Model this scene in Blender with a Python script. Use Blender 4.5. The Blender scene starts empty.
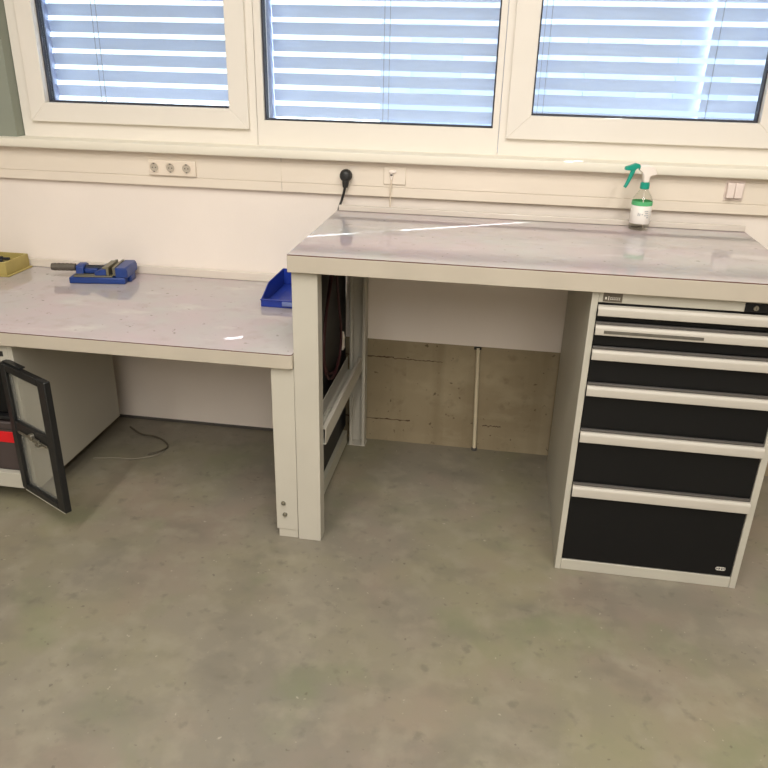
import bpy, bmesh, math, random
from mathutils import Vector, Matrix
random.seed(7)
S = bpy.context.scene
C = S.collection
PI = math.pi

# ------------------------------------------------------------------ materials
def srgb(r, g, b):
    def f(c):
        c /= 255.0
        return c / 12.92 if c <= 0.04045 else ((c + 0.055) / 1.055) ** 2.4
    return (f(r), f(g), f(b), 1.0)

def mat(name, col, rough=0.5, metal=0.0, var=0.0, scale=8.0, bump=0.0, bscale=60.0, coat=0.0, spec=0.5):
    m = bpy.data.materials.new(name)
    m.use_nodes = True
    nt = m.node_tree
    b = nt.nodes['Principled BSDF']
    b.inputs['Roughness'].default_value = rough
    b.inputs['Metallic'].default_value = metal
    b.inputs['Coat Weight'].default_value = coat
    b.inputs['Specular IOR Level'].default_value = spec
    tc = nt.nodes.new('ShaderNodeTexCoord')
    n = nt.nodes.new('ShaderNodeTexNoise')
    n.inputs['Scale'].default_value = scale
    n.inputs['Detail'].default_value = 5
    nt.links.new(tc.outputs['Object'], n.inputs['Vector'])
    r = nt.nodes.new('ShaderNodeValToRGB')
    lo = tuple(c * (1 - var) for c in col[:3]) + (1,)
    hi = tuple(min(1, c * (1 + var)) for c in col[:3]) + (1,)
    r.color_ramp.elements[0].position = 0.3
    r.color_ramp.elements[1].position = 0.7
    r.color_ramp.elements[0].color = lo
    r.color_ramp.elements[1].color = hi
    nt.links.new(n.outputs['Fac'], r.inputs['Fac'])
    nt.links.new(r.outputs['Color'], b.inputs['Base Color'])
    if bump > 0:
        n2 = nt.nodes.new('ShaderNodeTexNoise')
        n2.inputs['Scale'].default_value = bscale
        n2.inputs['Detail'].default_value = 4
        nt.links.new(tc.outputs['Object'], n2.inputs['Vector'])
        bp = nt.nodes.new('ShaderNodeBump')
        bp.inputs['Strength'].default_value = bump
        bp.inputs['Distance'].default_value = 0.01
        nt.links.new(n2.outputs['Fac'], bp.inputs['Height'])
        nt.links.new(bp.outputs['Normal'], b.inputs['Normal'])
    return m

def layered(name, base, layers, rough=0.5, bump=0.0, bscale=40, rough_var=0.0, spec=0.5):
    """base colour with noise-masked layers: (colour, scale, lo, hi, strength, detail, stretch)"""
    m = bpy.data.materials.new(name)
    m.use_nodes = True
    nt = m.node_tree
    b = nt.nodes['Principled BSDF']
    b.inputs['Roughness'].default_value = rough
    b.inputs['Specular IOR Level'].default_value = spec
    tc = nt.nodes.new('ShaderNodeTexCoord')
    prev = None
    for i, (col, sc, lo, hi, st, det, stretch) in enumerate(layers):
        mp = nt.nodes.new('ShaderNodeMapping')
        mp.inputs['Scale'].default_value = stretch
        mp.inputs['Location'].default_value = (i * 3.7, i * 1.9, i * 2.3)
        nt.links.new(tc.outputs['Object'], mp.inputs['Vector'])
        n = nt.nodes.new('ShaderNodeTexNoise')
        n.inputs['Scale'].default_value = sc
        n.inputs['Detail'].default_value = det
        nt.links.new(mp.outputs['Vector'], n.inputs['Vector'])
        r = nt.nodes.new('ShaderNodeMapRange')
        r.inputs['From Min'].default_value = lo
        r.inputs['From Max'].default_value = hi
        r.inputs['To Max'].default_value = st
        nt.links.new(n.outputs['Fac'], r.inputs['Value'])
        mx = nt.nodes.new('ShaderNodeMix')
        mx.data_type = 'RGBA'
        nt.links.new(r.outputs['Result'], mx.inputs['Factor'])
        if prev is None:
            mx.inputs[6].default_value = base
        else:
            nt.links.new(prev, mx.inputs[6])
        mx.inputs[7].default_value = col
        prev = mx.outputs[2]
    nt.links.new(prev, b.inputs['Base Color'])
    if bump > 0:
        n2 = nt.nodes.new('ShaderNodeTexNoise')
        n2.inputs['Scale'].default_value = bscale
        n2.inputs['Detail'].default_value = 5
        nt.links.new(tc.outputs['Object'], n2.inputs['Vector'])
        bp = nt.nodes.new('ShaderNodeBump')
        bp.inputs['Strength'].default_value = bump
        bp.inputs['Distance'].default_value = 0.01
        nt.links.new(n2.outputs['Fac'], bp.inputs['Height'])
        nt.links.new(bp.outputs['Normal'], b.inputs['Normal'])
    return m

def glass_mat(name, tint, rough, ior=1.5, haze=0.0):
    m = bpy.data.materials.new(name)
    m.use_nodes = True
    nt = m.node_tree
    nt.nodes.clear()
    o = nt.nodes.new('ShaderNodeOutputMaterial')
    t = nt.nodes.new('ShaderNodeBsdfTransparent')
    t.inputs['Color'].default_value = tint
    g = nt.nodes.new('ShaderNodeBsdfGlossy')
    g.inputs['Roughness'].default_value = rough
    # Schlick reflectance of a thin sheet, the same from both of its faces
    lw = nt.nodes.new('ShaderNodeLayerWeight')
    lw.inputs['Blend'].default_value = 0.5
    pw = nt.nodes.new('ShaderNodeMath'); pw.operation = 'POWER'; pw.inputs[1].default_value = 4.0
    nt.links.new(lw.outputs['Facing'], pw.inputs[0])
    f0 = ((ior - 1) / (ior + 1)) ** 2
    fr = nt.nodes.new('ShaderNodeMath'); fr.operation = 'MULTIPLY_ADD'
    fr.inputs[1].default_value = 1 - f0
    fr.inputs[2].default_value = f0
    nt.links.new(pw.outputs[0], fr.inputs[0])
    mx = nt.nodes.new('ShaderNodeMixShader')
    nt.links.new(fr.outputs[0], mx.inputs['Fac'])
    nt.links.new(t.outputs[0], mx.inputs[1])
    nt.links.new(g.outputs[0], mx.inputs[2])
    out = mx.outputs[0]
    if haze > 0:
        df = nt.nodes.new('ShaderNodeBsdfDiffuse')
        df.inputs['Color'].default_value = (.72, .72, .66, 1)
        m2 = nt.nodes.new('ShaderNodeMixShader')
        m2.inputs['Fac'].default_value = haze
        nt.links.new(out, m2.inputs[1])
        nt.links.new(df.outputs[0], m2.inputs[2])
        out = m2.outputs[0]
    nt.links.new(out, o.inputs['Surface'])
    return m

M = {}
M['wall'] = mat('white_wall_paint', srgb(234, 224, 214), 0.7, var=0.025, scale=3, bump=0.05, bscale=120)
M['pier'] = mat('grey_green_pier_paint', srgb(138, 143, 130), 0.75, var=0.04, scale=4)
M['frame'] = mat('white_window_plastic', srgb(230, 224, 214), 0.35, var=0.01)
M['sill'] = mat('cream_sill', srgb(228, 222, 206), 0.55, var=0.015, scale=4)
M['trunk'] = mat('cream_trunking_plastic', srgb(227, 216, 200), 0.45, var=0.02, scale=3)
M['socket'] = mat('white_socket_plastic', srgb(228, 215, 198), 0.35)
M['socket_shade'] = mat('socket_recess_shade', srgb(182, 171, 155), 0.5)  # darker grey puts the shade of a recess into the colour
M['switch'] = mat('pinkish_white_plastic', srgb(228, 213, 204), 0.4)
M['slat'] = mat('blue_grey_blind_aluminium', srgb(202, 215, 242), 0.55, var=0.05, scale=2.5)
M['rail'] = mat('guide_rail_aluminium', srgb(150, 160, 190), 0.45, metal=0.2)
M['cord'] = mat('blind_cord_grey', srgb(150, 158, 178), 0.8)
M['gasket'] = mat('dark_rubber_gasket', srgb(50, 50, 58), 0.6)
M['glass'] = glass_mat('window_glass', (0.93, 0.96, 0.97, 1), 0.0, 1.5)
M['acrylic'] = glass_mat('clear_acrylic_pane', (0.95, 0.95, 0.92, 1), 0.05, 1.45, haze=.14)
M['paint'] = mat('light_grey_bench_paint', srgb(186, 181, 168), 0.45, var=0.03, scale=5, bump=0.02, bscale=200)
M['paint_in'] = mat('grey_steel_paint', srgb(178, 176, 160), 0.5, var=0.05, scale=6)
M['band'] = mat('cream_edge_band', srgb(181, 172, 157), 0.45, var=0.05, scale=6)
M['lino_edge'] = mat('brown_linoleum_edge', srgb(92, 62, 52), 0.7)
M['lip'] = mat('pale_back_strip', srgb(212, 202, 190), 0.4, var=0.03, scale=6)
M['lip_grey'] = mat('grey_back_strip', srgb(205, 196, 185), 0.4, var=0.05, scale=5)
M['top'] = layered('grey_pink_linoleum', srgb(180, 173, 172), [
    (srgb(187, 170, 173), 3.0, 0.42, 0.60, 0.8, 6, (1, 1, 1)),
    (srgb(180, 179, 175), 4.5, 0.48, 0.66, 0.8, 5, (1, 1, 1)),
    (srgb(202, 195, 191), 7.0, 0.58, 0.74, 0.6, 6, (0.6, 1.4, 1)),
    (srgb(166, 154, 150), 14.0, 0.56, 0.74, 0.45, 6, (1, 1, 1)),
    (srgb(112, 100, 98), 40.0, 0.68, 0.74, 0.6, 3, (1, 1, 1)),
], rough=0.06, bump=0.003, bscale=25, spec=0.75)
M['floor'] = layered('polished_concrete_floor', srgb(130, 123, 108), [
    (srgb(118, 112, 100), 1.3, 0.38, 0.64, 0.9, 8, (1, 1, 1)),
    (srgb(134, 129, 102), 1.9, 0.46, 0.68, 0.75, 8, (1, 1, 1)),
    (srgb(138, 121, 109), 2.7, 0.50, 0.72, 0.6, 7, (1, 1, 1)),
    (srgb(110, 104, 92), 4.5, 0.50, 0.74, 0.7, 12, (1, 1.4, 1)),
    (srgb(144, 137, 120), 12.0, 0.50, 0.76, 0.7, 12, (1, 1, 1)),
    (srgb(112, 119, 88), 3.4, 0.56, 0.76, 0.6, 9, (1, 1, 1)),
    (srgb(100, 94, 82), 20.0, 0.60, 0.72, 0.5, 8, (1, 1, 1)),
    (srgb(86, 80, 68), 42.0, 0.70, 0.75, 0.6, 3, (1, 1, 1)),
    (srgb(168, 161, 146), 64.0, 0.73, 0.77, 0.6, 2, (1, 1, 1)),
], rough=0.45, bump=0.02, bscale=70)
M['black_panel'] = mat('black_steel_sheet', srgb(20, 20, 22), 0.5, var=0.15, scale=10)
M['black'] = mat('black_drawer_paint', srgb(13, 13, 13), 0.55, var=0.08, scale=6, spec=0.25)
M['charcoal'] = mat('charcoal_plastic_strip', srgb(82, 78, 74), 0.5)
M['handle'] = mat('pale_handle_aluminium', srgb(180, 174, 163), 0.5, var=0.03, scale=9)
M['cab'] = mat('light_grey_cabinet_paint', srgb(179, 175, 162), 0.45, var=0.025, scale=5)
M['plate_dark'] = mat('brown_grey_name_plate', srgb(92, 84, 72), 0.5)
M['mark'] = mat('pale_print', srgb(214, 210, 200), 0.5)
M['holder'] = mat('grey_label_slot', srgb(92, 88, 80), 0.4, var=0.2, scale=40)
M['metal'] = mat('worn_steel', srgb(150, 146, 134), 0.35, metal=0.9, var=0.1, scale=20)
M['door'] = mat('black_door_plastic', srgb(20, 21, 22), 0.42, var=0.1, scale=10)
M['red'] = mat('red_plastic', srgb(206, 22, 30), 0.45)
M['case'] = mat('dark_brown_plastic', srgb(66, 56, 54), 0.55, var=0.1, scale=9)
M['yellow'] = mat('ochre_tray', srgb(166, 150, 88), 0.6, var=0.08, scale=12)
M['tray_in'] = mat('pale_ochre_inside', srgb(160, 150, 106), 0.7, var=0.06, scale=12)
M['vblue'] = mat('blue_cast_paint', srgb(25, 56, 122), 0.4, var=0.12, scale=18, coat=0.1)
M['jaw'] = mat('grey_jaw_steel', srgb(122, 117, 96), 0.4, metal=0.4, var=0.08, scale=30)
M['screw'] = mat('dark_screw_steel', srgb(60, 62, 70), 0.4, metal=0.7)
M['grip'] = mat('ribbed_grey_grip', srgb(92, 86, 77), 0.5, metal=0.2, var=0.12, scale=40)
M['bblue'] = mat('deep_blue_bin_plastic', srgb(28, 54, 146), 0.38)
M['bslot'] = mat('label_slot_blue_grey', srgb(112, 126, 176), 0.4)
M['bottle'] = glass_mat('clear_bottle_plastic', (0.95, 0.96, 0.93, 1), 0.05, 1.3)
M['liquid'] = mat('bottle_label_white', srgb(232, 228, 220), 0.5)
M['green'] = mat('green_label_band', srgb(86, 176, 116), 0.5)
M['teal'] = mat('teal_green_plastic', srgb(20, 150, 128), 0.35)
M['white'] = mat('white_plastic', srgb(238, 228, 218), 0.4)
M['ink'] = mat('grey_label_print', srgb(176, 178, 178), 0.6)
M['rubber'] = mat('black_rubber', srgb(36, 36, 34), 0.5)
M['redcord'] = mat('dark_red_cable', srgb(66, 28, 32), 0.5)
M['cable_w'] = mat('white_cable', srgb(222, 208, 188), 0.5)
M['cable_g'] = mat('pale_grey_cable', srgb(128, 121, 106), 0.6)
M['cable_d'] = mat('dark_grey_cable', srgb(80, 73, 60), 0.6)
M['pipe'] = mat('pale_conduit', srgb(206, 194, 166), 0.5, var=0.06, scale=14)
M['cloth'] = mat('pale_grey_roll', srgb(170, 166, 152), 0.8, var=0.1, scale=30)
M['ceiling'] = mat('white_ceiling_paint', srgb(225, 220, 210), 0.8)
M['facade'] = mat('pale_blue_render', srgb(220, 229, 242), 0.8, var=.03, scale=.5)
M['facade_glass'] = mat('blue_glass', srgb(196, 210, 234), 0.2)
M['ground'] = mat('outdoor_paving', srgb(190, 190, 188), 0.9, var=0.05, scale=1)

def concrete_mat():
    m = layered('bare_cast_concrete', srgb(152, 138, 111), [
        (srgb(136, 122, 96), 3.0, 0.40, 0.66, 0.9, 8, (1, 1, 1)),
        (srgb(165, 152, 125), 6.0, 0.50, 0.74, 0.7, 8, (1, 1, 2)),
        (srgb(126, 112, 86), 3.0, 0.50, 0.74, 0.6, 8, (4, 1, 0.4)),
        (srgb(110, 96, 74), 14.0, 0.58, 0.72, 0.5, 8, (1, 1, 1)),
        (srgb(86, 72, 52), 50.0, 0.68, 0.73, 0.8, 3, (1, 1, 1)),
    ], rough=0.85, bump=0.2, bscale=45)
    return m
M['concrete'] = concrete_mat()
M['crack'] = mat('dark_concrete_seam', srgb(84, 66, 48), 0.9, var=0.2, scale=30)

# ------------------------------------------------------------------ mesh helpers
def nb():
    return bmesh.new()

def bx(bm, x0, x1, y0, y1, z0, z1, mi=0):
    vs = [bm.verts.new(p) for p in ((x0, y0, z0), (x1, y0, z0), (x1, y1, z0), (x0, y1, z0),
                                    (x0, y0, z1), (x1, y0, z1), (x1, y1, z1), (x0, y1, z1))]
    fs = []
    for f in ((3, 2, 1, 0), (4, 5, 6, 7), (0, 1, 5, 4), (1, 2, 6, 5), (2, 3, 7, 6), (3, 0, 4, 7)):
        fc = bm.faces.new([vs[i] for i in f])
        fc.material_index = mi
        fs.append(fc)
    return fs

def cyl(bm, p0, p1, r0, r1=None, seg=20, mi=0):
    r1 = r0 if r1 is None else r1
    p0, p1 = Vector(p0), Vector(p1)
    d = (p1 - p0).normalized()
    a = d.orthogonal().normalized()
    b = d.cross(a)
    A, B = [], []
    for i in range(seg):
        t = 2 * PI * i / seg
        o = a * math.cos(t) + b * math.sin(t)
        A.append(bm.verts.new(p0 + o * r0))
        B.append(bm.verts.new(p1 + o * r1))
    for i in range(seg):
        j = (i + 1) % seg
        bm.faces.new((A[i], A[j], B[j], B[i])).material_index = mi
    bm.faces.new(A[::-1]).material_index = mi
    bm.faces.new(B).material_index = mi

def spline(pts, n=8):
    P = [Vector(p) for p in pts]
    P = [P[0] * 2 - P[1]] + P + [P[-1] * 2 - P[-2]]
    out = []
    for i in range(1, len(P) - 2):
        for k in range(n):
            t = k / n
            out.append(0.5 * ((2 * P[i]) + (P[i + 1] - P[i - 1]) * t
                       + (2 * P[i - 1] - 5 * P[i] + 4 * P[i + 1] - P[i + 2]) * t * t
                       + (3 * P[i] - P[i - 1] - 3 * P[i + 1] + P[i + 2]) * t ** 3))
    out.append(P[-2].copy())
    return out

def tube(bm, pts, r, seg=8, n=8):
    P = spline(pts, n)
    rings = []
    d = (P[1] - P[0]).normalized()
    a = d.orthogonal().normalized()
    for i, p in enumerate(P):
        if i < len(P) - 1:
            nd = (P[i + 1] - P[i]).normalized()
        else:
            nd = d
        q = d.rotation_difference(nd)
        a = (q @ a).normalized()
        d = nd
        b = d.cross(a)
        rr = r[0] + (r[1] - r[0]) * i / (len(P) - 1) if isinstance(r, tuple) else r
        rings.append([bm.verts.new(p + (a * math.cos(2 * PI * k / seg) + b * math.sin(2 * PI * k / seg)) * rr) for k in range(seg)])
    for A, B in zip(rings, rings[1:]):
        for k in range(seg):
            j = (k + 1) % seg
            bm.faces.new((A[k], A[j], B[j], B[k]))
    bm.faces.new(rings[0][::-1])
    bm.faces.new(rings[-1])

def prism(bm, poly, axis, a, b):
    """extrude a 2-D polygon along axis: 'x' -> (y,z), 'y' -> (x,z), 'z' -> (x,y)"""
    def P(u, v, t):
        return {'x': (t, u, v), 'y': (u, t, v), 'z': (u, v, t)}[axis]
    A = [bm.verts.new(P(u, v, a)) for u, v in poly]
    B = [bm.verts.new(P(u, v, b)) for u, v in poly]
    n = len(poly)
    for i in range(n):
        j = (i + 1) % n
        bm.faces.new((A[i], A[j], B[j], B[i]))
    bm.faces.new(A[::-1])
    bm.faces.new(B)

def lathe(bm, cx, cy, prof, seg=28, cap=True):
    rings = [[bm.verts.new((cx + r * math.cos(2 * PI * k / seg), cy + r * math.sin(2 * PI * k / seg), z)) for k in range(seg)] for r, z in prof]
    for A, B in zip(rings, rings[1:]):
        for k in range(seg):
            j = (k + 1) % seg
            bm.faces.new((A[k], A[j], B[j], B[k]))
    if cap:
        bm.faces.new(rings[0][::-1])
        bm.faces.new(rings[-1])

def wpos(o):
    v = Vector((0, 0, 0))
    while o is not None:
        v = v + o.location
        o = o.parent
    return v

def obj(name, bm, m, parent=None, bev=0.0, local=False, origin=None, smooth=True, seg=2):
    """link bm as one mesh object; verts are world coordinates unless local"""
    bmesh.ops.recalc_face_normals(bm, faces=bm.faces[:])
    if parent is not None and not local:
        off = wpos(parent)
        bmesh.ops.translate(bm, verts=bm.verts[:], vec=-off)
    if parent is None and origin is not None:
        bmesh.ops.translate(bm, verts=bm.verts[:], vec=-Vector(origin))
    me = bpy.data.meshes.new(name)
    bm.to_mesh(me)
    bm.free()
    for mm in (m if isinstance(m, (list, tuple)) else [m]):
        me.materials.append(M[mm] if isinstance(mm, str) else mm)
    if smooth:
        for p in me.polygons:
            p.use_smooth = True
        me.set_sharp_from_angle(angle=math.radians(35))
    o = bpy.data.objects.new(name, me)
    C.objects.link(o)
    if parent is not None:
        o.parent = parent
    elif origin is not None:
        o.location = origin
    if bev > 0:
        b = o.modifiers.new('bevel', 'BEVEL')
        b.width = bev
        b.segments = seg
        b.limit_method = 'ANGLE'
        b.angle_limit = math.radians(40)
        b.harden_normals = False
    return o

def tag(o, label, cat, group=None):
    o['label'] = label
    o['category'] = cat
    if group:
        o['group'] = group
    return o

def thing(name, label, cat, loc, rz=0.0, group=None):
    o = bpy.data.objects.new(name, None)
    o.empty_display_size = 0.1
    C.objects.link(o)
    o.location = loc
    o.rotation_euler = (0, 0, rz)
    return tag(o, label, cat, group)

def struct(name, bm, m, parent=None, bev=0.0, **k):
    o = obj(name, bm, m, parent, bev, **k)
    if parent is None:
        o['kind'] = 'structure'
    return o

def sempty(name, loc):
    o = bpy.data.objects.new(name, None)
    C.objects.link(o)
    o.location = loc
    o['kind'] = 'structure'
    return o

# ------------------------------------------------------------------ the room
RX0, RX1, RY, RZ = -5.5, 7.5, -9.5, 3.9
bm = nb(); bx(bm, RX0 - .2, RX1 + .2, RY - .2, .30, -.12, 0)
struct('floor', bm, 'floor', smooth=False)
bm = nb(); bx(bm, RX0 - .2, RX1 + .2, RY - .2, .30, RZ, RZ + .2)
struct('ceiling', bm, 'ceiling', smooth=False)
bm = nb(); bx(bm, RX0 - .2, RX0, RY - .2, .30, 0, RZ)
struct('wall_left', bm, 'wall', smooth=False)
bm = nb(); bx(bm, RX1, RX1 + .2, RY - .2, .30, 0, RZ)
struct('wall_right', bm, 'wall', smooth=False)
bm = nb(); bx(bm, RX0, RX1, RY - .2, RY, 0, RZ)
struct('wall_front', bm, 'wall', smooth=False)

SZ = 1.223          # underside of the sill
WX0, WX1, WZ1 = -1.373, 1.70, 3.53      # window opening
CX0, CX1, CZ = -.02, 2.6, .490         # bare concrete field low on the window wall
bm = nb()
bx(bm, RX0, CX0, 0, .30, 0, SZ)
bx(bm, CX1, RX1, 0, .30, 0, SZ)
bx(bm, CX0, CX1, 0, .30, CZ, SZ)
bx(bm, WX1, RX1, 0, .30, SZ, RZ)
bx(bm, RX0, WX1, 0, .30, WZ1, RZ)
wb = struct('wall_back', bm, 'wall', smooth=False)
bm = nb(); bx(bm, RX0, WX0, 0, .30, SZ, WZ1)
struct('wall_back_pier', bm, 'pier', smooth=False)
bm = nb(); bx(bm, CX0, CX1, .014, .30, 0, CZ)
cw = struct('wall_back_concrete', bm, 'concrete', smooth=False)
bm = nb()     # the shuttering seams in the concrete
def seam(x0, x1, z, t):
    n = 26
    prev = None
    for i in range(n + 1):
        x = x0 + (x1 - x0) * i / n
        zz = z + random.uniform(-.0022, .0022)
        tt = t * random.uniform(.35, 1.2)
        cur = (bm.verts.new((x, .0132, zz - tt)), bm.verts.new((x, .0132, zz + tt)),
               bm.verts.new((x, .0146, zz - tt)), bm.verts.new((x, .0146, zz + tt)))
        if prev:
            bm.faces.new((prev[0], cur[0], cur[1], prev[1]))
            bm.faces.new((prev[1], cur[1], cur[3], prev[3]))
            bm.faces.new((prev[2], cur[2], cur[0], prev[0]))
        prev = cur
seam(.0, .22, .405, .0035)
seam(.22, .43, .402, .0018)
seam(.0, .30, .108, .0030)
seam(.62, .70, .118, .0022)
obj('concrete_seam', bm, 'crack', cw)

# sill
bm = nb()
prism(bm, [(-.050, SZ), (.13, SZ), (.13, SZ + .034), (-.050, SZ + .034), (-.0535, SZ + .0325), (-.055, SZ + .029),
           (-.055, SZ + .004), (-.0535, SZ + .001)], 'x', RX0 + .01, RX1 - .01)
struct('trim_1', bm, 'sill')

bm = nb(); bx(bm, RX0 + .01, CX0, -.004, -.0001, .0001, .013)
struct('trim_3', bm, 'charcoal')
# parapet trunking below the sill
tr = sempty('trim_2', (0, -.03, 1.16))
bm = nb()
bx(bm, RX0 + .01, RX1 - .01, -.0195, 0, 1.091, 1.127)
bx(bm, RX0 + .01, RX1 - .01, -.0195, 0, 1.205, SZ - .0002)
bx(bm, RX0 + .01, RX1 - .01, -.0185, 0, 1.127, 1.205)
obj('trunking_base', bm, 'trunk', tr, bev=.001)
for a, b in ((RX0 + .012, -.2460), (-.2448, RX1 - .012)):
    bm = nb(); bx(bm, a, b, -.0200, -.015, 1.1288, 1.2042)
    obj('trunking_lid', bm, 'trunk', tr, bev=.001)
bm = nb(); bx(bm, -.2460, -.2450, -.0200, -.0190, 1.0935, 1.1275); bx(bm, -.2460, -.2450, -.0200, -.0190, 1.2055, SZ - .001)
obj('joint', bm, 'holder', tr)

# ------------------------------------------------------------------ windows
FB = SZ + .030       # frame bottom (stands on the sill board)
FY0, FY1 = .050, .125
def window(i, x0, x1, gx0, gx1, gz0, sash, sx0=0, sx1=0, sz0=0):
    w = sempty('window_%d' % i, ((x0 + x1) / 2, .09, FB))
    gz1 = 3.40
    fin = .045
    fx0 = sx0 + .012 if sash else gx0
    fx1 = sx1 - .012 if sash else gx1
    fz0 = sz0 + .012 if sash else gz0
    fz1 = gz1 + .06 if sash else gz1
    bm = nb()       # outer frame
    bx(bm, x0, fx0, FY0, FY1, FB, 3.515)
    bx(bm, fx1, x1, FY0, FY1, FB, 3.515)
    bx(bm, fx0, fx1, FY0, FY1, FB, fz0)
    bx(bm, fx0, fx1, FY0, FY1, fz1, 3.515)
    obj('outer_frame', bm, 'frame', w)
    if sash:
        bm = nb()
        Y0, Y1 = .032, .105
        O = [(sx0, sz0), (sx1, sz0), (sx1, gz1 + .09), (sx0, gz1 + .09)]
        I = [(gx0, gz0), (gx1, gz0), (gx1, gz1), (gx0, gz1)]
        for k in range(4):
            j = (k + 1) % 4
            prism(bm, [O[k], O[j], I[j], I[k]], 'y', Y0, Y1)
        obj('sash', bm, 'frame', w, bev=.002)
    gk = .006
    bm = nb()
    y0, y1 = .062, .096
    bx(bm, gx0 - .001, gx0 + gk, y0, y1, gz0, gz1)
    bx(bm, gx1 - gk, gx1 + .001, y0, y1, gz0, gz1)
    bx(bm, gx0 + gk, gx1 - gk, y0, y1, gz0 - .001, gz0 + gk)
    bx(bm, gx0 + gk, gx1 - gk, y0, y1, gz1 - gk, gz1 + .001)
    obj('gasket', bm, 'gasket', w)
    bm = nb()
    bx(bm, gx0 + gk, gx1 - gk, .080, .084, gz0 + gk, gz1 - gk)
    obj('pane', bm, 'glass', w, smooth=False)
    return w
window(1, WX0 + .004, -.359, -1.245, -.466, 1.392, True, -1.318, -.388, 1.318)
window(2, -.357, .589, -.329, .566, 1.353, False)
window(3, .591, WX1 - .004, .705, 1.510, 1.404, True, .618, 1.598, 1.320)

# external blinds
BY = .25
PITCH = .0625
def blind(label, x0, x1, zc, cords, gap=None, rails=(), zlow=1.30):
    """zc: height of the middle of one open gap between slats"""
    t = thing('venetian_blind', label, 'blind', ((x0 + x1) / 2, BY, zlow), 0, 'outside venetian blinds')
    bm = nb()
    spans = [(x0, x1, BY)] if gap is None else [(x0, gap[0], BY), (gap[1], x1, BY - gap[2])]
    z = zc + PITCH / 2
    while z - PITCH > zlow + .02:
        z -= PITCH
    first = z
    h, run = .0222, .0050
    while z < 3.47:
        for a, b, YY in spans:
            prof = []
            for k in range(7):
                s = -1 + k / 3.0
                # inner edge high, outer edge low, gently crowned towards the sky
                prof.append((YY - run * s * -1 * -1 + .004 * (1 - s * s), z + h * s))
            top = [(y + .0012, zz) for y, zz in prof]
            prism(bm, prof + top[::-1], 'x', a, b)
        z += PITCH
    obj('slat_panel', bm, 'slat', t)
    bm = nb(); bx(bm, x0, x1, .155, .275, 3.405, WZ1)  # unseen box added to stop sun passing above the top slat
    obj('head_sun_stop', bm, 'rail', t)
    if gap:     # plate added out of view to break the sun streak between the panels
        bm = nb(); bx(bm, gap[1] - .004, gap[0] + .040, BY - .0080, BY - .0065, 2.775, 3.005)
        obj('sun_break_plate', bm, 'rail', t)
    bm = nb()
    for a, b, YY in spans:
        bx(bm, a, b, YY - .0085, YY + .0085, first - PITCH / 2 - .022, first - PITCH / 2 - .004)
    obj('bottom_bar', bm, 'rail', t, bev=.003)
    for r in rails:  # rails between the blinds are added to block sun past the slat ends
        bm = nb(); bx(bm, r - .014, r + .014, BY - .026, BY + .026, FB, 3.515)
        obj('guide_rail', bm, 'rail', t, bev=.003)
    for c in cords:
        bm = nb(); bx(bm, c - .0011, c + .0011, BY - .030, BY - .028, first - PITCH / 2 - .01, 3.515)
        obj('lift_cord', bm, 'cord', t)
    return t
blind('pale slatted outside blind behind the left window, above the triple socket', -1.312, -.376, 1.4606, (-1.078, -1.098), rails=(-1.326, -.361))
blind('pale slatted outside blind behind the fixed middle window', -.345, .574, 1.4065, (.117, .139), rails=(.590,))
blind('pale slatted outside blind behind the right window, above the spray bottle', .604, 1.692, 1.4167, (.752, .730, 1.362), gap=(1.346, 1.337, .022))
bd = thing('building', 'pale blue building seen through the gaps of the outside blinds', 'building', (8.4, 20, -.5))
bm = nb(); bx(bm, -2.8, 17, 18, 24, -.5, 9)
obj('facade', bm, 'facade', bd)
for kz in range(2):
    for kx in range(8):
        bm = nb(); bx(bm, -2 + 2.2 * kx, -.7 + 2.2 * kx, 17.93, 18.05, .7 + 3 * kz, 2.3 + 3 * kz)
        obj('window', bm, 'facade_glass', bd)
bm = nb(); bx(bm, -14, 22, .6, 30, -.6, -.5)
struct('ground', bm, 'ground', smooth=False)

# ------------------------------------------------------------------ benches
def c_leg(bm, x0, x1, y0, y1, z0, z1, open_to_back=True, t=.003, lip=.014):
    """lipped C channel, web at the front (open to the back) or web at the back"""
    if open_to_back:
        yw0, yw1, yl0, yl1 = y0, y0 + t, y1 - t, y1
    else:
        yw0, yw1, yl0, yl1 = y1 - t, y1, y0, y0 + t
    bx(bm, x0, x1, yw0, yw1, z0, z1)
    a, b = (yw1, yl0) if open_to_back else (yl1, yw0)
    bx(bm, x0, x0 + t, a, b, z0, z1)
    bx(bm, x1 - t, x1, a, b, z0, z1)
    bx(bm, x0, x0 + lip, yl0, yl1, z0, z1)
    bx(bm, x1 - lip, x1, yl0, yl1, z0, z1)

def worktop(parent, x0, x1, y0, y1, z, th, r=.010):
    lt = .0035
    def outline(e):
        a, b, c, d = x0 + e, x1 - e, y0 + e, y1
        pts = []
        for (cx, cy, s) in ((a + r, c + r, PI), (b - r, c + r, 1.5 * PI)):
            for k in range(5):
                t = s + k / 4 * PI / 2
                pts.append((cx + r * math.cos(t), cy + r * math.sin(t)))
        return pts + [(b, d), (a, d)]
    bm = nb(); prism(bm, outline(0), 'z', z - th, z - lt)
    w = obj('worktop', bm, 'band', parent, bev=.0015)
    bm = nb(); prism(bm, outline(.0008), 'z', z - lt, z)
    bm.normal_update()
    bmesh.ops.recalc_face_normals(bm, faces=bm.faces[:])
    for f in bm.faces:
        f.material_index = 0 if f.normal.z > .5 else 1
    obj('surface_sheet', bm, ['top', 'lino_edge'], w)
    return w

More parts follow.
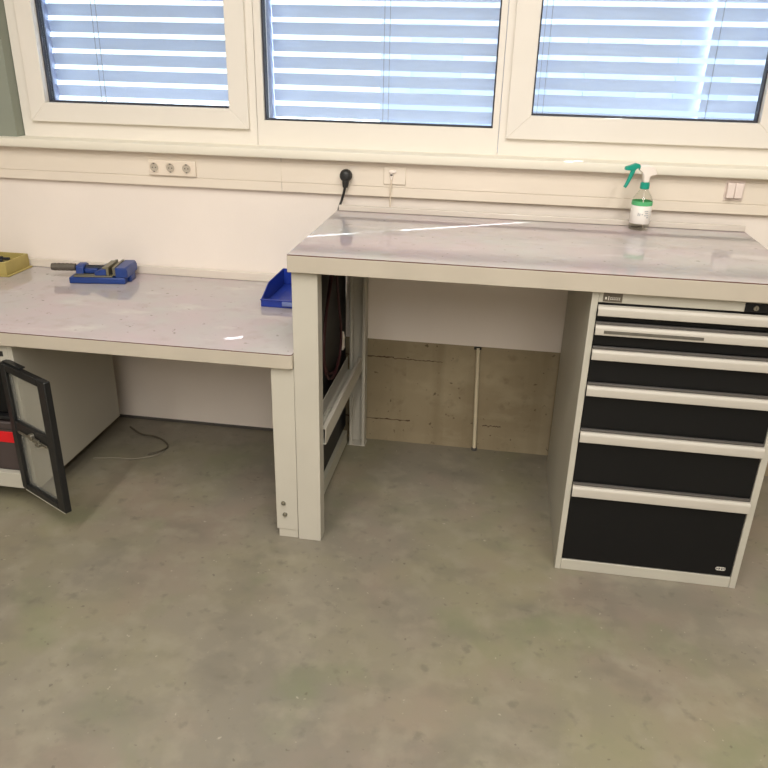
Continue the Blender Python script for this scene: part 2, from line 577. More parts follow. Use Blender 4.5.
# tall bench on the right
UH = 1.0425
ub = thing('workbench', 'taller grey steel workbench on the right, standing over the drawer cabinet', 'workbench', (.75, -.45, 0))
worktop(ub, -.0045, 1.5, -.8116, -.084, UH, .0555, r=.003)
bm = nb(); bx(bm, .002, 1.498, -.100, -.085, UH + .0003, UH + .022)
obj('back_strip', bm, 'lip_grey', ub, bev=.003)
bm = nb(); c_leg(bm, .0030, .0850, -.7916, -.735, 0, .9869)
obj('leg', bm, 'paint', ub, bev=.0012)
bm = nb(); c_leg(bm, .040, .108, -.062, -.012, .004, .9869, open_to_back=False)
bx(bm, .032, .111, -.064, -.010, 0, .004)
obj('leg', bm, 'paint', ub, bev=.0012)
# right-hand legs stand outside the drawer cabinet's shadow line, behind it
bm = nb(); c_leg(bm, 1.41, 1.49, -.062, -.012, 0, .9869, open_to_back=False)
obj('leg', bm, 'paint', ub, bev=.0012)
# open steel channel joining the left legs
bm = nb()
zc0, zc1 = .362, .424
bx(bm, .030, .094, -.735, -.063, zc0, zc0 + .003)
bx(bm, .091, .094, -.735, -.063, zc0 + .003, zc1)
bx(bm, .030, .033, -.735, -.063, zc0 + .003, zc1)
bx(bm, .079, .091, -.735, -.063, zc1 - .003, zc1)
obj('cross_rail', bm, 'paint', ub, bev=.0008)
bm = nb(); bx(bm, .010, .014, -.735, -.016, .075, .9865)
obj('side_panel', bm, 'black_panel', ub)
bm = nb(); bx(bm, .010, .030, -.735, -.064, .012, .072)
obj('bottom_rail', bm, 'paint_in', ub, bev=.001)
bm = nb(); bx(bm, .0885, .900, -.115, -.09, .93, .9868)
obj('rear_rail', bm, 'paint_in', ub, bev=.001)

# low bench on the left
LH = .714
lb = thing('workbench', 'lower grey steel workbench on the left, carrying the blue vise', 'workbench', (-.8, -.4, 0))
worktop(lb, -1.90, .0020, -.808, -.0055, LH, .05)
bm = nb(); bx(bm, -1.898, .001, -.021, -.006, LH + .0003, LH + .036)
obj('back_strip', bm, 'lip', lb, bev=.003)
bm = nb()
c_leg(bm, -.0760, .0015, -.790, -.735, .034, .6638)
leg = obj('leg', bm, 'paint', lb, bev=.0012)
bm = nb(); bx(bm, -.0695, .0000, -.787, -.740, 0, .034)
obj('foot', bm, 'paint', leg, bev=.001)
for bxp, bz in ((-.0490, .142), (-.0450, .096)):
    bm = nb()
    cyl(bm, (bxp, -.7905, bz), (bxp, -.793, bz), .0085, seg=18)
    cyl(bm, (bxp, -.793, bz), (bxp, -.798, bz), .0055, seg=6)
    obj('bolt', bm, 'metal', leg)
bm = nb(); c_leg(bm, -.0735, .0020, -.062, -.012, 0, .6638, open_to_back=False)
obj('leg', bm, 'paint', lb, bev=.0012)
for yy0, yy1, ob in ((-.790, -.735, True), (-.062, -.012, False)):
    bm = nb(); c_leg(bm, -1.88, -1.80, yy0, yy1, 0, .6638, open_to_back=ob)
    obj('leg', bm, 'paint', lb, bev=.0012)

# ------------------------------------------------------------------ drawer cabinet under the tall bench
dx0, dx1, dy0, dy1, dz1 = .9065, 1.4960, -.794, -.085, .9860
dc = thing('drawer_cabinet', 'tall light grey steel cabinet of six black drawers under the right worktop', 'drawer cabinet', ((dx0 + dx1) / 2, -.43, 0))
bm = nb()
bx(bm, dx0, dx0 + .0190, dy0, dy1, 0, dz1)
bx(bm, dx1 - .0210, dx1, dy0, dy1, 0, dz1)
bx(bm, dx0 + .0190, dx1 - .0210, dy1 - .003, dy1, 0, dz1)
bx(bm, dx0 + .0190, dx1 - .0210, dy0 + .002, dy1 - .003, dz1 - .0335, dz1)
bx(bm, dx0 + .0190, dx1 - .0210, dy0 + .002, dy1 - .003, 0, .040)
obj('body', bm, 'cab', dc, bev=.0015)
ix0, ix1 = dx0 + .0205, dx1 - .0225
hz = [(.9455, .9155), (.8870, .8565), (.8095, .7775), (.6915, .6585), (.5335, .4985), (.3375, .2995)]
bots = [.8975, .8205, .7020, .5440, .3480, .0435]
for i, ((ht, hb), zb) in enumerate(zip(hz, bots)):
    ztop = ht + (.003 if i == 0 else .0085)
    bm = nb()
    bx(bm, ix0, ix1, dy0 + .004, dy0 + .022, zb, ztop)
    bx(bm, ix0 + .012, ix0 + .014, dy0 + .022, dy0 + .60, zb + .004, ztop - .012)
    bx(bm, ix1 - .014, ix1 - .012, dy0 + .022, dy0 + .60, zb + .004, ztop - .012)
    bx(bm, ix0 + .014, ix1 - .014, dy0 + .022, dy0 + .60, zb + .004, zb + .006)
    bx(bm, ix0 + .014, ix1 - .014, dy0 + .598, dy0 + .60, zb + .006, ztop - .012)
    d = obj('drawer', bm, 'black', dc, bev=.001)
    # pale pull bar: sloping top, upright face, undercut
    bm = nb()
    yf = dy0 - .018
    prism(bm, [(dy0 + .0038, ht), (yf + .006, ht - .001), (yf + .001, ht - .006), (yf, ht - .010), (yf + .001, hb + .002), (yf + .004, hb),
               (yf + .008, hb + .002), (yf + .009, ht - .014), (dy0 + .0038, ht - .010)], 'x', ix0 + .0005, ix1 - .0005)
    h = obj('handle', bm, 'handle', d)
    if i > 0:
        bm = nb(); bx(bm, ix0 + .001, ix1 - .001, dy0 - .006, dy0 + .0038, ht + .0005, ztop - .0005)
        obj('grip_strip', bm, 'charcoal', d, bev=.001)
    if i == 1:
        bm = nb()
        bx(bm, .952, 1.233, yf - .0012, yf + .0004, .8645, .8735)
        obj('label_slot', bm, 'holder', h)
    if i == 5:      # small white outlined badge at the lower right
        ex, ez, eh, ew, y = 1.4375, .0705, .0065, .0155, dy0 + .0032
        bm = nb()
        n = 24
        O, I = [], []
        for k in range(n):
            t = 2 * PI * k / n
            cx = ex + (ew - eh) * (1 if math.cos(t) >= 0 else -1)
            O.append((cx + eh * math.cos(t), ez + eh * math.sin(t)))
            I.append((cx + (eh - .0016) * math.cos(t), ez + (eh - .0016) * math.sin(t)))
        for k in range(n):
            j = (k + 1) % n
            vs = [bm.verts.new((u, yy, v)) for yy in (y, y + .001) for (u, v) in (O[k], O[j], I[j], I[k])]
            bm.faces.new(vs[:4]); bm.faces.new(vs[4:][::-1])
            bm.faces.new((vs[0], vs[1], vs[5], vs[4])); bm.faces.new((vs[2], vs[3], vs[7], vs[6]))
        def stroke(u0, v0, u1, v1, w=.0007):
            du, dv = u1 - u0, v1 - v0
            L = math.hypot(du, dv)
            nx, nz = -dv / L * w, du / L * w
            q = [(u0 + nx, v0 + nz), (u1 + nx, v1 + nz), (u1 - nx, v1 - nz), (u0 - nx, v0 - nz)]
            prism(bm, q, 'y', y, y + .001)
        def ring(cu, cv, ru, rv):
            for k in range(10):
                a0, a1 = 2 * PI * k / 10, 2 * PI * (k + 1) / 10
                stroke(cu + ru * math.cos(a0), cv + rv * math.sin(a0), cu + ru * math.cos(a1), cv + rv * math.sin(a1))
        ring(ex - .0080, ez, .0028, .0034)
        stroke(ex - .0028, ez + .0032, ex + .0028, ez + .0032); stroke(ex + .0028, ez + .0032, ex - .0028, ez - .0032); stroke(ex - .0028, ez - .0032, ex + .0028, ez - .0032)
        ring(ex + .0080, ez, .0028, .0034)
        obj('badge', bm, 'mark', d)
# name plate with faint worn print
bm = nb(); bx(bm, .9385, .9925, dy0 - .0005, dy0 + .0019, .9565, .9830)
np_ = obj('name_plate', bm, 'plate_dark', dc, bev=.0006)
bm = nb()
y0, y1 = dy0 - .0011, dy0 - .0004
bx(bm, .9440, .9485, y0, y1, .9635, .9705)
bx(bm, .9530, .9550, y0, y1, .9610, .9730)
u = .9590
for wv in (.0042, .0036, .0042, .0038, .0042, .0036):
    bx(bm, u, u + .0009, y0, y1, .9632, .9705)
    bx(bm, u + .0009, u + wv - .0008, y0, y1, .9692, .9705)
    bx(bm, u + .0009, u + wv - .0008, y0, y1, .9632, .9644)
    u += wv + .0009
obj('print', bm, 'mark', np_)
# lock plate
bm = nb(); bx(bm, 1.3305, 1.4675, dy0 - .0012, dy0 + .0019, .9530, .9800)
lk = obj('lock_plate', bm, 'black', dc, bev=.0006)
bm = nb(); cyl(bm, (1.360, dy0 - .0010, .9665), (1.360, dy0 - .0055, .9665), .0078, .0070, seg=22)
lc = obj('lock_cylinder', bm, 'metal', lk)
bm = nb(); bx(bm, 1.3592, 1.3608, dy0 - .0060, dy0 - .0054, .9625, .9705)
obj('keyhole', bm, 'rubber', lc)

# ------------------------------------------------------------------ low cabinet with the open glazed door
gx0, gx1, gy0, gy1, gz0, gz1 = -1.62, -1.0, -.785, -.140, .080, .6630
gc = thing('cabinet', 'low light grey cabinet under the left worktop with its glazed door open', 'cabinet', ((gx0 + gx1) / 2, -.46, 0))
bm = nb()
bx(bm, gx0, gx0 + .018, gy0, gy1, gz0, gz1)
bx(bm, gx1 - .018, gx1, gy0, gy1, gz0, gz1)
bx(bm, gx0 + .018, gx1 - .018, gy1 - .004, gy1, gz0, gz1)
bx(bm, gx0 + .018, gx1 - .018, gy0, gy1 - .004, gz1 - .018, gz1)
bx(bm, gx0 + .018, gx1 - .018, gy0 + .02, gy1 - .004, gz0, gz0 + .055)
obj('body', bm, 'cab', gc, bev=.0015)
bm = nb()           # front face frame: stiles, top rail with a slot, bottom rail
bx(bm, gx1 - .052, gx1 - .018, gy0, gy0 + .016, gz0, gz1 - .018)
bx(bm, gx0 + .018, gx0 + .052, gy0, gy0 + .016, gz0, gz1 - .018)
bx(bm, gx0 + .052, gx1 - .052, gy0, gy0 + .016, gz0, gz0 + .062)
bx(bm, gx0 + .052, gx1 - .052, gy0, gy0 + .016, .600, .614)
bx(bm, gx0 + .052, gx1 - .052, gy0, gy0 + .016, .634, gz1 - .018)
bx(bm, gx0 + .052, -1.14, gy0, gy0 + .016, .614, .634)
obj('face_frame', bm, 'cab', gc, bev=.001)
bm = nb(); bx(bm, -1.139, -1.036, gy0 - .0012, gy0 + .004, .6145, .6335)  # dark plate laid on in place of the slot's shaded opening
obj('slot', bm, 'rubber', gc)
bm = nb(); bx(bm, gx0 + .020, gx1 - .020, gy0 + .03, gy1 - .006, .350, .362)
obj('shelf', bm, 'black_panel', gc, bev=.001)
bm = nb(); bx(bm, gx0 + .020, gx1 - .020, gy1 - .010, gy1 - .006, .142, .640)  # black sheets that darken the cabinet's inner back and right walls
obj('inner_sheet', bm, 'black_panel', gc)
bm = nb(); bx(bm, gx1 - .022, gx1 - .0185, gy0 + .017, gy1 - .011, .142, .640)
obj('inner_sheet', bm, 'black_panel', gc)
bm = nb(); bx(bm, gx0 + .03, gx1 - .10, gy0 + .20, gy1 - .05, 0, gz0)  # black block stands in for the dark shade beneath the cabinet
obj('shade_block', bm, 'black_panel', gc)
# the door: local x runs from the hinge to the free edge, local -y is the inside face seen in the picture
dr = bpy.data.objects.new('door', None)
C.objects.link(dr)
dr.parent = gc
hx, hy = -1.043, -.789
dr.location = Vector((hx, hy, 0)) - Vector(gc.location)
dr.rotation_euler = (0, 0, math.atan2(-.135, .252))
DW, dza, dzb = .285, .096, .598
bm = nb()
st = .046
bx(bm, 0, st - .012, -.013, .011, dza, dzb)
bx(bm, DW - st, DW, -.013, .011, dza, dzb)
bx(bm, st - .012, DW - st, -.013, .011, dza, dza + .024)
bx(bm, st - .012, DW - st, -.013, .011, dzb - .026, dzb)
bx(bm, st - .012, DW - st, -.011, .009, .338, .384)
obj('frame', bm, 'door', dr, bev=.003, local=True)
for a, b in ((dza + .024, .338), (.384, dzb - .026)):
    bm = nb(); bx(bm, st - .012, DW - st, .000, .003, a, b)
    obj('pane', bm, 'acrylic', dr, local=True, smooth=False)
bm = nb()
bx(bm, st + .006, DW - st - .002, -.0155, -.0122, .340, .350)
obj('lock_bar', bm, 'metal', dr, local=True, bev=.001)
bm = nb()
cyl(bm, (.150, -.0122, .360), (.150, -.026, .360), .012, seg=18)
bx(bm, .135, .190, -.020, -.0122, .342, .356)
bx(bm, .178, .200, -.026, -.0122, .336, .346)
obj('latch', bm, 'metal', dr, local=True, bev=.001)
bm = nb(); bx(bm, .02, DW - .008, -.012, .006, dza - .004, dza)
obj('edge_strip', bm, 'paint_in', dr, local=True)
bm = nb(); bx(bm, .01, .12, -.004, .018, dzb, dzb + .006)
obj('hinge_plate', bm, 'door', dr, local=True, bev=.001)

# what stands in the cabinet
t = thing('tool_case', 'dark plastic case with a red band on the floor of the low left cabinet', 'case', (-1.27, -.60, .135))
bm = nb(); bx(bm, -1.48, -1.064, -.755, -.46, .1352, .338)
c1 = obj('case_shell', bm, 'case', t, bev=.006)
bm = nb(); bx(bm, -1.478, -1.0665, -.7585, -.7545, .256, .300)
obj('band', bm, 'red', t, bev=.001)
bm = nb(); bx(bm, -1.478, -1.066, -.757, -.7545, .309, .312)
obj('lid_seam', bm, 'rubber', t)
t = thing('tool_case', 'plain black case on the shelf of the low left cabinet, above the red band', 'case', (-1.28, -.58, .362))
bm = nb(); bx(bm, -1.47, -1.075, -.735, -.45, .3622, .545)
obj('case_shell', bm, 'black', t, bev=.010)
bm = nb(); tube(bm, [(-1.34, -.735, .47), (-1.33, -.762, .475), (-1.27, -.768, .475), (-1.21, -.762, .475), (-1.20, -.735, .47)], .007)
obj('carry_handle', bm, 'rubber', t)

# ------------------------------------------------------------------ things on the low bench
def rot_thing(name, label, cat, loc, deg):
    return thing(name, label, cat, loc, math.radians(deg))

# drill-press vise
v = rot_thing('vise', 'blue machine vise with grey jaws lying on the low left bench', 'vise', (-.993, -.138, LH + .0004), 9.5)
L = dict(local=True)
bm = nb()
bx(bm, -.116, .112, -.072, -.030, 0, .026)
bx(bm, -.116, .112, .030, .072, 0, .026)
bx(bm, .050, .125, -.030, .030, 0, .026)
bx(bm, -.116, -.070, -.030, .030, 0, .026)
bx(bm, -.070, .050, -.030, .030, 0, .008)
obj('base', bm, 'vblue', v, bev=.005, **L)
bm = nb(); bx(bm, -.098, .060, -.066, -.034, .0262, .0330); bx(bm, -.098, .060, .034, .066, .0262, .0330)
obj('slide_way', bm, 'jaw', v, bev=.001, **L)
bm = nb()
prism(bm, [(-.040, .0262), (.040, .0262), (.034, .060), (.016, .067), (-.016, .067), (-.034, .060)], 'x', -.098, -.066)
obj('screw_block', bm, 'vblue', v, bev=.004, **L)
bm = nb(); cyl(bm, (-.140, 0, .050), (.012, 0, .050), .0095, seg=16)
for k in range(12):
    x = -.062 + k * .006
    cyl(bm, (x, 0, .050), (x + .003, 0, .050), .0108, seg=16)
obj('screw', bm, 'screw', v, **L)
bm = nb(); cyl(bm, (-.208, 0, .050), (-.110, 0, .050), .0150, seg=24)
for k in range(5):
    x = -.200 + k * .017
    cyl(bm, (x, 0, .050), (x + .010, 0, .050), .0158, seg=24)
obj('grip', bm, 'grip', v, bev=.0008, **L)
bm = nb()
prism(bm, [(-.012, .0335), (.036, .0335), (.036, .059), (.020, .059), (-.012, .047)], 'y', -.066, .066)
bx(bm, -.064, -.0121, -.032, -.0125, .0335, .052); bx(bm, -.064, -.0121, .0125, .032, .0335, .052)
mj = obj('moving_jaw', bm, 'vblue', v, bev=.003, **L)
bm = nb(); bx(bm, .0362, .0470, -.066, .066, .034, .069); bx(bm, .020, .0362, -.060, .060, .0595, .066)
obj('jaw_plate', bm, 'jaw', mj, bev=.001, **L)
bm = nb()
prism(bm, [(.074, .0262), (.124, .0262), (.124, .054), (.118, .067), (.074, .067)], 'y', -.070, .070)
fj = obj('fixed_jaw', bm, 'vblue', v, bev=.004, **L)
bm = nb(); bx(bm, .0630, .0738, -.066, .066, .034, .069)
obj('jaw_plate', bm, 'jaw', fj, bev=.001, **L)

# ochre tray at the left edge
t = thing('tray', 'ochre yellow open tray at the left end of the low bench', 'tray', (-1.56, -.115, LH))
TX0, TX1, TY0, TY1, TZ = -1.70, -1.394, -.195, -.032, LH + .0004
bm = nb()
prism(bm, [(TX0 - .008, TY0 - .008), (TX1 + .012, TY0 - .008), (TX1 + .012, TY1 + .003), (TX0 - .008, TY1 + .003)], 'z', TZ, TZ + .006)
bh = .060
bx(bm, TX0, TX1, TY0, TY0 + .008, TZ + .006, TZ + bh)
bx(bm, TX0, TX1, TY1 - .008, TY1, TZ + .006, TZ + bh)
bx(bm, TX0, TX0 + .008, TY0 + .008, TY1 - .008, TZ + .006, TZ + bh)
bx(bm, TX1 - .008, TX1, TY0 + .008, TY1 - .008, TZ + .006, TZ + bh)
obj('tray_shell', bm, 'yellow', t, bev=.002)
bm = nb(); bx(bm, TX0 + .0085, TX1 - .0085, TY0 + .0085, TY1 - .0085, TZ + .0062, TZ + .030)
obj('insert', bm, 'tray_in', t, bev=.001)
for k, (x, y, l, lab) in enumerate(((-1.535, -.085, .075, 'dark steel tool bit lying rearmost in the ochre tray'),
                                    (-1.525, -.125, .060, 'dark steel tool bit lying foremost in the ochre tray'))):
    bm = nb(); cyl(bm, (x - l, y, TZ + .0415), (x + l * .6, y + .012, TZ + .0415), .010, seg=14)
    cyl(bm, (x + l * .6, y + .012, TZ + .0415), (x + l, y + .016, TZ + .0415), .006, seg=14)
    tag(obj('tool_bit', bm, 'screw', origin=(x, y, TZ + .031)), lab, 'tool bit', 'tool bits in the ochre tray')

# blue open-fronted bin behind the tall bench's leg
b = rot_thing('storage_bin', 'deep blue open-fronted plastic bin at the right end of the low bench', 'storage bin', (-.246, -.346, LH + .0004), 0)
bw, bl_, bhh = .160, .305, .070
side = [(0, 0), (bl_, 0), (bl_, bhh), (.100, bhh - .002), (.006, .030), (0, .026)]
bm = nb()
prism(bm, side, 'x', 0, .0035)
prism(bm, side, 'x', bw - .0035, bw)
bx(bm, .0035, bw - .0035, .004, bl_, 0, .004)
bx(bm, .0035, bw - .0035, bl_ - .0035, bl_, .004, bhh)
bx(bm, .0035, bw - .0035, 0, .004, 0, .026)
obj('bin_shell', bm, 'bblue', b, bev=.0012, local=True)
bm = nb(); bx(bm, -.001, bw + .001, -.005, .005, .0262, .0305)
obj('front_lip', bm, 'bblue', b, bev=.0012, local=True)
bm = nb(); bx(bm, .085, .140, -.010, -.0005, .010, .026)
obj('label_slot', bm, 'bslot', b, bev=.0015, local=True)

# ------------------------------------------------------------------ spray bottle on the tall bench
sx, sy, sz = 1.118, -.146, UH + .0004
t = rot_thing('spray_bottle', 'clear spray bottle with teal trigger and white label on the tall bench', 'spray bottle', (sx, sy, sz), 0)
t.scale = (1, 1, .915)
bm = nb()
lathe(bm, 0, 0, [(.030, 0), (.034, .003), (.035, .010), (.035, .112), (.033, .120), (.026, .134), (.018, .147), (.0135, .155), (.0135, .166)])
obj('bottle', bm, 'bottle', t, local=True)
bm = nb()
lathe(bm, 0, 0, [(.0352, .026), (.0358, .027), (.0358, .094), (.0352, .095)], cap=False)
lb_ = obj('label', bm, 'liquid', t, local=True)
bm = nb()
lathe(bm, 0, 0, [(.0354, .0952), (.0362, .096), (.0362, .110), (.0354, .1108)], cap=False)
obj('green_band', bm, 'green', lb_, local=True)
bm = nb()
def on_label(a, z, w, h):
    r0, r1 = .0360, .0364
    n = 4
    for k in range(n):
        a0, a1 = a + w * k / n, a + w * (k + 1) / n
        vs = [bm.verts.new((r * math.cos(q), r * math.sin(q), zz)) for r in (r0, r1) for q, zz in ((a0, z), (a1, z), (a1, z + h), (a0, z + h))]
        for f in ((0, 1, 2, 3), (4, 5, 6, 7), (0, 1, 5, 4), (2, 3, 7, 6), (0, 3, 7, 4), (1, 2, 6, 5)):
            bm.faces.new([vs[i] for i in f])
A0 = -PI / 2
on_label(A0 + .20, .058, .50, .004); on_label(A0 + .28, .066, .34, .004); on_label(A0 + .20, .074, .40, .004); on_label(A0 + .45, .050, .25, .005)
on_label(A0 - .42, .058, .10, .012); on_label(A0 - .26, .058, .10, .010); on_label(A0 - .05, .062, .14, .004)
obj('print', bm, 'ink', lb_, local=True)
bm = nb()
lathe(bm, 0, 0, [(.0145, .156), (.0160, .158), (.0160, .178), (.0140, .1805)])
obj('cap', bm, 'teal', t, local=True)
# head points left and towards the room a little
hd = bpy.data.objects.new('spray_head', None)
C.objects.link(hd); hd.parent = t; hd.rotation_euler = (0, 0, math.radians(190))
bm = nb()
prism(bm, [(-.036, .212), (-.024, .236), (.004, .246), (.026, .243), (.030, .228), (.016, .216), (.012, .206), (.009, .1806), (-.009, .1806), (-.012, .204)], 'y', -.011, .011)
obj('head_shell', bm, 'white', hd, bev=.003, local=True)
bm = nb()
prism(bm, [(.022, .226), (.030, .248), (.044, .252), (.056, .246), (.078, .238), (.080, .226), (.060, .224), (.044, .226), (.032, .236), (.028, .224)], 'y', -.009, .009)
nz = obj('nozzle', bm, 'teal', hd, bev=.0025, local=True)
bm = nb()
tube(bm, [(.048, 0, .232), (.052, 0, .214), (.058, 0, .194), (.065, 0, .174), (.071, 0, .160)], (.0085, .0055), seg=10)
obj('trigger', bm, 'teal', hd, local=True)
bm = nb(); tube(bm, [(0, 0, .158), (.004, 0, .10), (.012, 0, .03), (.016, 0, .008)], .0022, seg=6)
obj('dip_tube', bm, 'white', t, local=True)

# ------------------------------------------------------------------ fittings on the trunking
TY = -.020
t = thing('power_outlet', 'white triple power outlet on the wall trunking under the left window', 'socket', (-.688, TY, 1.163))
bm = nb(); bx(bm, -.7950, -.5970, TY - .011, TY - .0002, 1.1330, 1.1930)
obj('cover_plate', bm, 'socket', t, bev=.003)
for x in (-.772, -.703, -.635):
    bm = nb()
    n = 28
    zc = 1.164
    prof = [(.0215, TY - .0112), (.0215, TY - .0135), (.0190, TY - .0135), (.0180, TY - .0118), (.0176, TY - .0115)]
    rings = [[bm.verts.new((x + r * math.cos(2 * PI * k / n), yy, zc + r * math.sin(2 * PI * k / n))) for k in range(n)] for r, yy in prof]
    for A, B in zip(rings, rings[1:]):
        for k in range(n):
            bm.faces.new((A[k], A[(k + 1) % n], B[(k + 1) % n], B[k]))
    bm.faces.new(rings[0])
    so = obj('socket_cup', bm, 'socket', t)
    bm = nb(); cyl(bm, (x, TY - .0113, zc), (x, TY - .0120, zc), .0172, seg=24)  # flat disc, recess shade carried by its grey instead of depth
    inn = obj('shade_disc', bm, 'socket_shade', so)
    bm = nb()
    for sx_ in (-.0065, .0065):
        cyl(bm, (x + sx_, TY - .0119, zc), (x + sx_, TY - .0124, zc), .0026, seg=10)
    bx(bm, x - .003, x + .003, TY - .0150, TY - .0120, zc + .0135, zc + .0170)
    bx(bm, x - .003, x + .003, TY - .0150, TY - .0120, zc - .0170, zc - .0135)
    obj('contact', bm, 'charcoal', so)

t = thing('power_plug', 'round black power plug in the trunking above the tall bench', 'plug', (.022, TY - .03, 1.168))
bm = nb()
n = 28
zc, xc = 1.168, .019
prof = [(.016, TY - .0005), (.0205, TY - .003), (.0235, TY - .012), (.0245, TY - .022), (.0225, TY - .034), (.0170, TY - .041), (.0090, TY - .044)]
rings = [[bm.verts.new((xc + r * math.cos(2 * PI * k / n), yy, zc + r * math.sin(2 * PI * k / n))) for k in range(n)] for r, yy in prof]
for A, B in zip(rings, rings[1:]):
    for k in range(n):
        bm.faces.new((A[k], A[(k + 1) % n], B[(k + 1) % n], B[k]))
bm.faces.new(rings[0]); bm.faces.new(rings[-1])
obj('plug_body', bm, 'rubber', t)
bm = nb(); cyl(bm, (xc, TY - .026, zc - .018), (xc - .002, TY - .026, zc - .045), .0145, .0100, seg=18)
obj('strain_relief', bm, 'rubber', t, bev=.002)
bm = nb(); tube(bm, [(xc - .002, TY - .026, zc - .040), (xc - .008, TY - .022, zc - .066), (xc - .018, TY - .012, zc - .094), (-.006, -.066, 1.030), (-.012, -.062, .92), (-.010, -.040, .80)], .0050)
obj('cord', bm, 'rubber', t)

t = thing('cable_outlet', 'blank cream outlet plate right of the black plug', 'outlet', (.195, TY, 1.175))
bm = nb(); bx(bm, .1640, .2500, TY - .006, TY - .0002, 1.1400, 1.2055)
obj('cover_plate', bm, 'trunk', t, bev=.002)
bm = nb(); bx(bm, .185, .214, TY - .014, TY - .0062, 1.184, 1.194)
obj('cord_grip', bm, 'white', t, bev=.003)
t = thing('cable', 'short white cable hanging from the blank outlet plate', 'cable', (.196, TY - .01, 1.15))
bm = nb()
tube(bm, [(.196, TY - .0105, 1.181), (.196, TY - .0125, 1.165), (.195, TY - .012, 1.14), (.193, TY - .009, 1.115), (.192, TY - .006, 1.098), (.192, TY - .004, 1.075), (.192, TY - .006, .99)], .0030)
obj('cord', bm, 'cable_w', t)
bm = nb(); cyl(bm, (.196, TY - .0107, 1.1830), (.196, TY - .0115, 1.160), .0062, .0045, seg=14)
obj('cable_plug', bm, 'white', t)
bm = nb(); bx(bm, .1915, .2005, TY - .0175, TY - .0060, 1.1740, 1.1800)
obj('collar', bm, 'charcoal', t, bev=.001)

t = thing('data_socket', 'small pinkish white square socket on the trunking right of the spray bottle', 'socket', (1.447, TY, 1.178))
bm = nb(); bx(bm, 1.4210, 1.4880, TY - .004, TY - .0002, 1.1400, 1.2120)
obj('cover_plate', bm, 'switch', t, bev=.002)
bm = nb(); bx(bm, 1.4250, 1.4520, TY - .022, TY - .0042, 1.1500, 1.2040)
obj('flap', bm, 'switch', t, bev=.003)
bm = nb(); bx(bm, 1.4532, 1.4820, TY - .018, TY - .0042, 1.1500, 1.2040)
obj('flap', bm, 'switch', t, bev=.003)

# ------------------------------------------------------------------ under the benches
t = thing('conduit', 'thin pale pipe standing against the bare concrete under the tall bench', 'pipe', (.583, 0, 0))
bm = nb(); cyl(bm, (.593, .001, 0), (  .577, .001, .484), .0080, seg=16)
obj('pipe', bm, 'pipe', t)
bm = nb(); bx(bm, .560, .590, -.004, .0138, .476, .4895)
obj('bracket', bm, 'rubber', t, bev=.002)
bm = nb(); cyl(bm, (.593, .001, .0002), (.593, .001, .012), .0120, seg=16)
obj('collar', bm, 'charcoal', t)

# cables on the black side panel
bm = nb()
tube(bm, [(.024, -.26, .93), (.027, -.33, .88), (.026, -.42, .74), (.026, -.47, .60), (.026, -.42, .50), (.026, -.30, .452), (.026, -.20, .47), (.027, -.17, .58), (.027, -.22, .72), (.026, -.25, .86)], .0052)
tube(bm, [(.031, -.255, .93), (.034, -.37, .84), (.036, -.50, .70), (.036, -.52, .58), (.036, -.44, .482), (.036, -.33, .455), (.036, -.24, .50)], .0048)
tag(obj('cable', bm, 'redcord', origin=(.026, -.3, .6)), 'dark red cable hanging in loops on the black side panel', 'cable')
bm = nb()
tube(bm, [(.019, -.60, .90), (.022, -.585, .78), (.023, -.56, .62), (.022, -.60, .50), (.022, -.66, .46)], .0045)
tag(obj('cable', bm, 'rubber', origin=(.022, -.4, .7)), 'black cable hanging down the black side panel', 'cable')
bm = nb()
cyl(bm, (.0240, -.132, .560), (.0240, -.130, .530), .0060, .0120, seg=14)
bx(bm, .0150, .0310, -.146, -.112, .482, .532)
tag(obj('connector', bm, 'white', bev=.003, origin=(.022, -.13, .50)), 'small white plug connector on the black side panel', 'connector')
bm = nb()
tube(bm, [(.052, -.66, .383), (.060, -.60, .390), (.056, -.55, .387), (.062, -.50, .382)], (.017, .012), seg=12)
tag(obj('cloth_roll', bm, 'cloth', origin=(.056, -.58, .366)), 'small pale roll lying in the steel channel between the bench legs', 'roll')

bm = nb()
tube(bm, [(-1.00, -.40, .0035), (-.92, -.38, .0035), (-.84, -.372, .0035), (-.78, -.345, .0035), (-.745, -.31, .0035), (-.735, -.28, .0035)], .0030)
tag(obj('cable', bm, 'cable_g', origin=(-.85, -.37, 0)), 'thin pale cable lying on the floor under the low bench', 'cable', 'cables on the floor')
bm = nb()
tube(bm, [(-.98, -.10, .0045), (-.90, -.155, .0045), (-.835, -.165, .0045), (-.775, -.195, .0045), (-.735, -.245, .0045), (-.745, -.30, .0105), (-.79, -.325, .0042)], .0042)
tag(obj('cable', bm, 'cable_d', origin=(-.85, -.2, 0)), 'dark cable curling on the floor by the wall under the low bench', 'cable', 'cables on the floor')

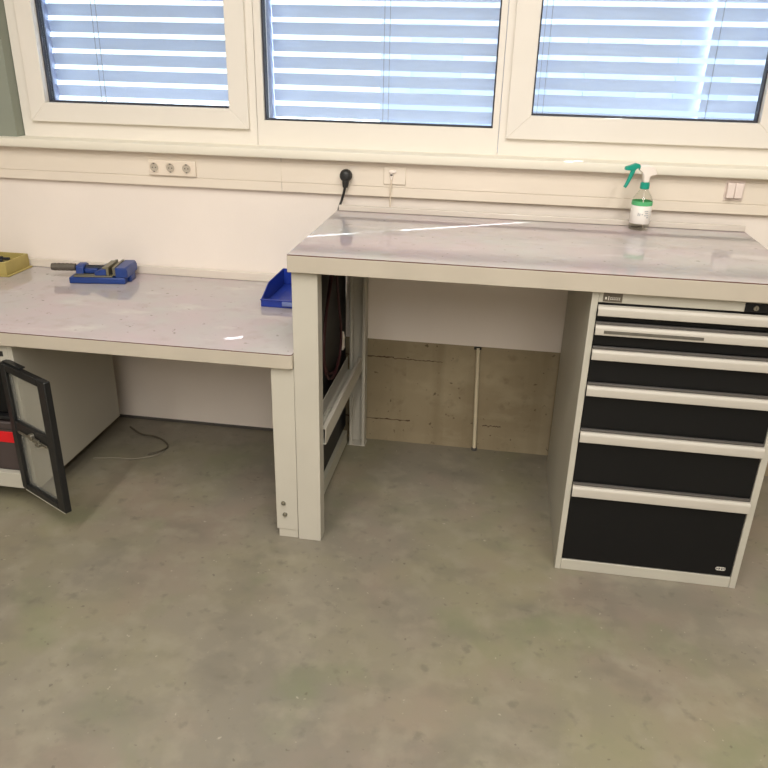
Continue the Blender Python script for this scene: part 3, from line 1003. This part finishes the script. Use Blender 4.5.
# ------------------------------------------------------------------ light
def area(name, loc, sx_, sy_, power, col):
    l = bpy.data.lights.new(name, 'AREA')
    l.shape = 'RECTANGLE'
    l.size, l.size_y = sx_, sy_
    l.energy = power
    l.color = col
    o = bpy.data.objects.new(name, l)
    C.objects.link(o)
    o.location = loc
    return o
WARM = (1.0, .96, .90)
for xx in (-.7, .7, 2.1):       # three rows of tubes running away from the windows
    area('ceiling_lamp', (xx, -5.2, 3.75), .28, 6.6, 188, WARM)
sl = bpy.data.lights.new('sun', 'SUN')
sl.energy = 42.0
sl.angle = math.radians(.35)
sl.color = (.90, .95, 1.0)
so = bpy.data.objects.new('sun', sl)
C.objects.link(so)
d = Vector((-.858, -.5115, -1.40)).normalized()
so.rotation_euler = d.to_track_quat('-Z', 'Y').to_euler()
so.location = (6, 5, 9)

w = bpy.data.worlds.new('sky')
S.world = w
w.use_nodes = True
nt = w.node_tree
bg = nt.nodes['Background']
tc = nt.nodes.new('ShaderNodeTexCoord')
sp = nt.nodes.new('ShaderNodeSeparateXYZ')
rp = nt.nodes.new('ShaderNodeValToRGB')
rp.color_ramp.elements[0].position = 0.0
rp.color_ramp.elements[0].color = (.86, .93, 1.0, 1)
rp.color_ramp.elements[1].position = 0.7
rp.color_ramp.elements[1].color = (.45, .66, 1.0, 1)
nt.links.new(tc.outputs['Generated'], sp.inputs[0])
nt.links.new(sp.outputs['Z'], rp.inputs['Fac'])
nt.links.new(rp.outputs['Color'], bg.inputs['Color'])
bg.inputs['Strength'].default_value = 2.2

# ------------------------------------------------------------------ camera
yaw, pitch, roll = -.1484, .4136, .0240
cy_, sy_, cp, sp_, cr, sr = math.cos(yaw), math.sin(yaw), math.cos(pitch), math.sin(pitch), math.cos(roll), math.sin(roll)
fw = Vector((sy_ * cp, cy_ * cp, -sp_))
right = Vector((cy_, -sy_, 0))
up = right.cross(fw)
r2 = right * cr + up * sr
u2 = -right * sr + up * cr
cd = bpy.data.cameras.new('camera')
cd.sensor_width = 36
cd.lens = 36 * 750.93 / 768
cd.clip_start = .05
co = bpy.data.objects.new('camera', cd)
C.objects.link(co)
mw = Matrix((r2, u2, -fw)).transposed().to_4x4()
mw.translation = (.6255, -2.9706, 1.6013)
co.matrix_world = mw
S.camera = co

S.view_settings.view_transform = 'Standard'
S.view_settings.look = 'None'
S.view_settings.exposure = -0.14
S.view_settings.gamma = 1.0
S.view_settings.use_curve_mapping = False
try:
    S.cycles.use_denoising = True
    S.cycles.max_bounces = 10
    S.cycles.transparent_max_bounces = 16
    S.cycles.sample_clamp_indirect = 6.0
    S.cycles.caustics_reflective = False
    S.cycles.caustics_refractive = False
except Exception:
    pass
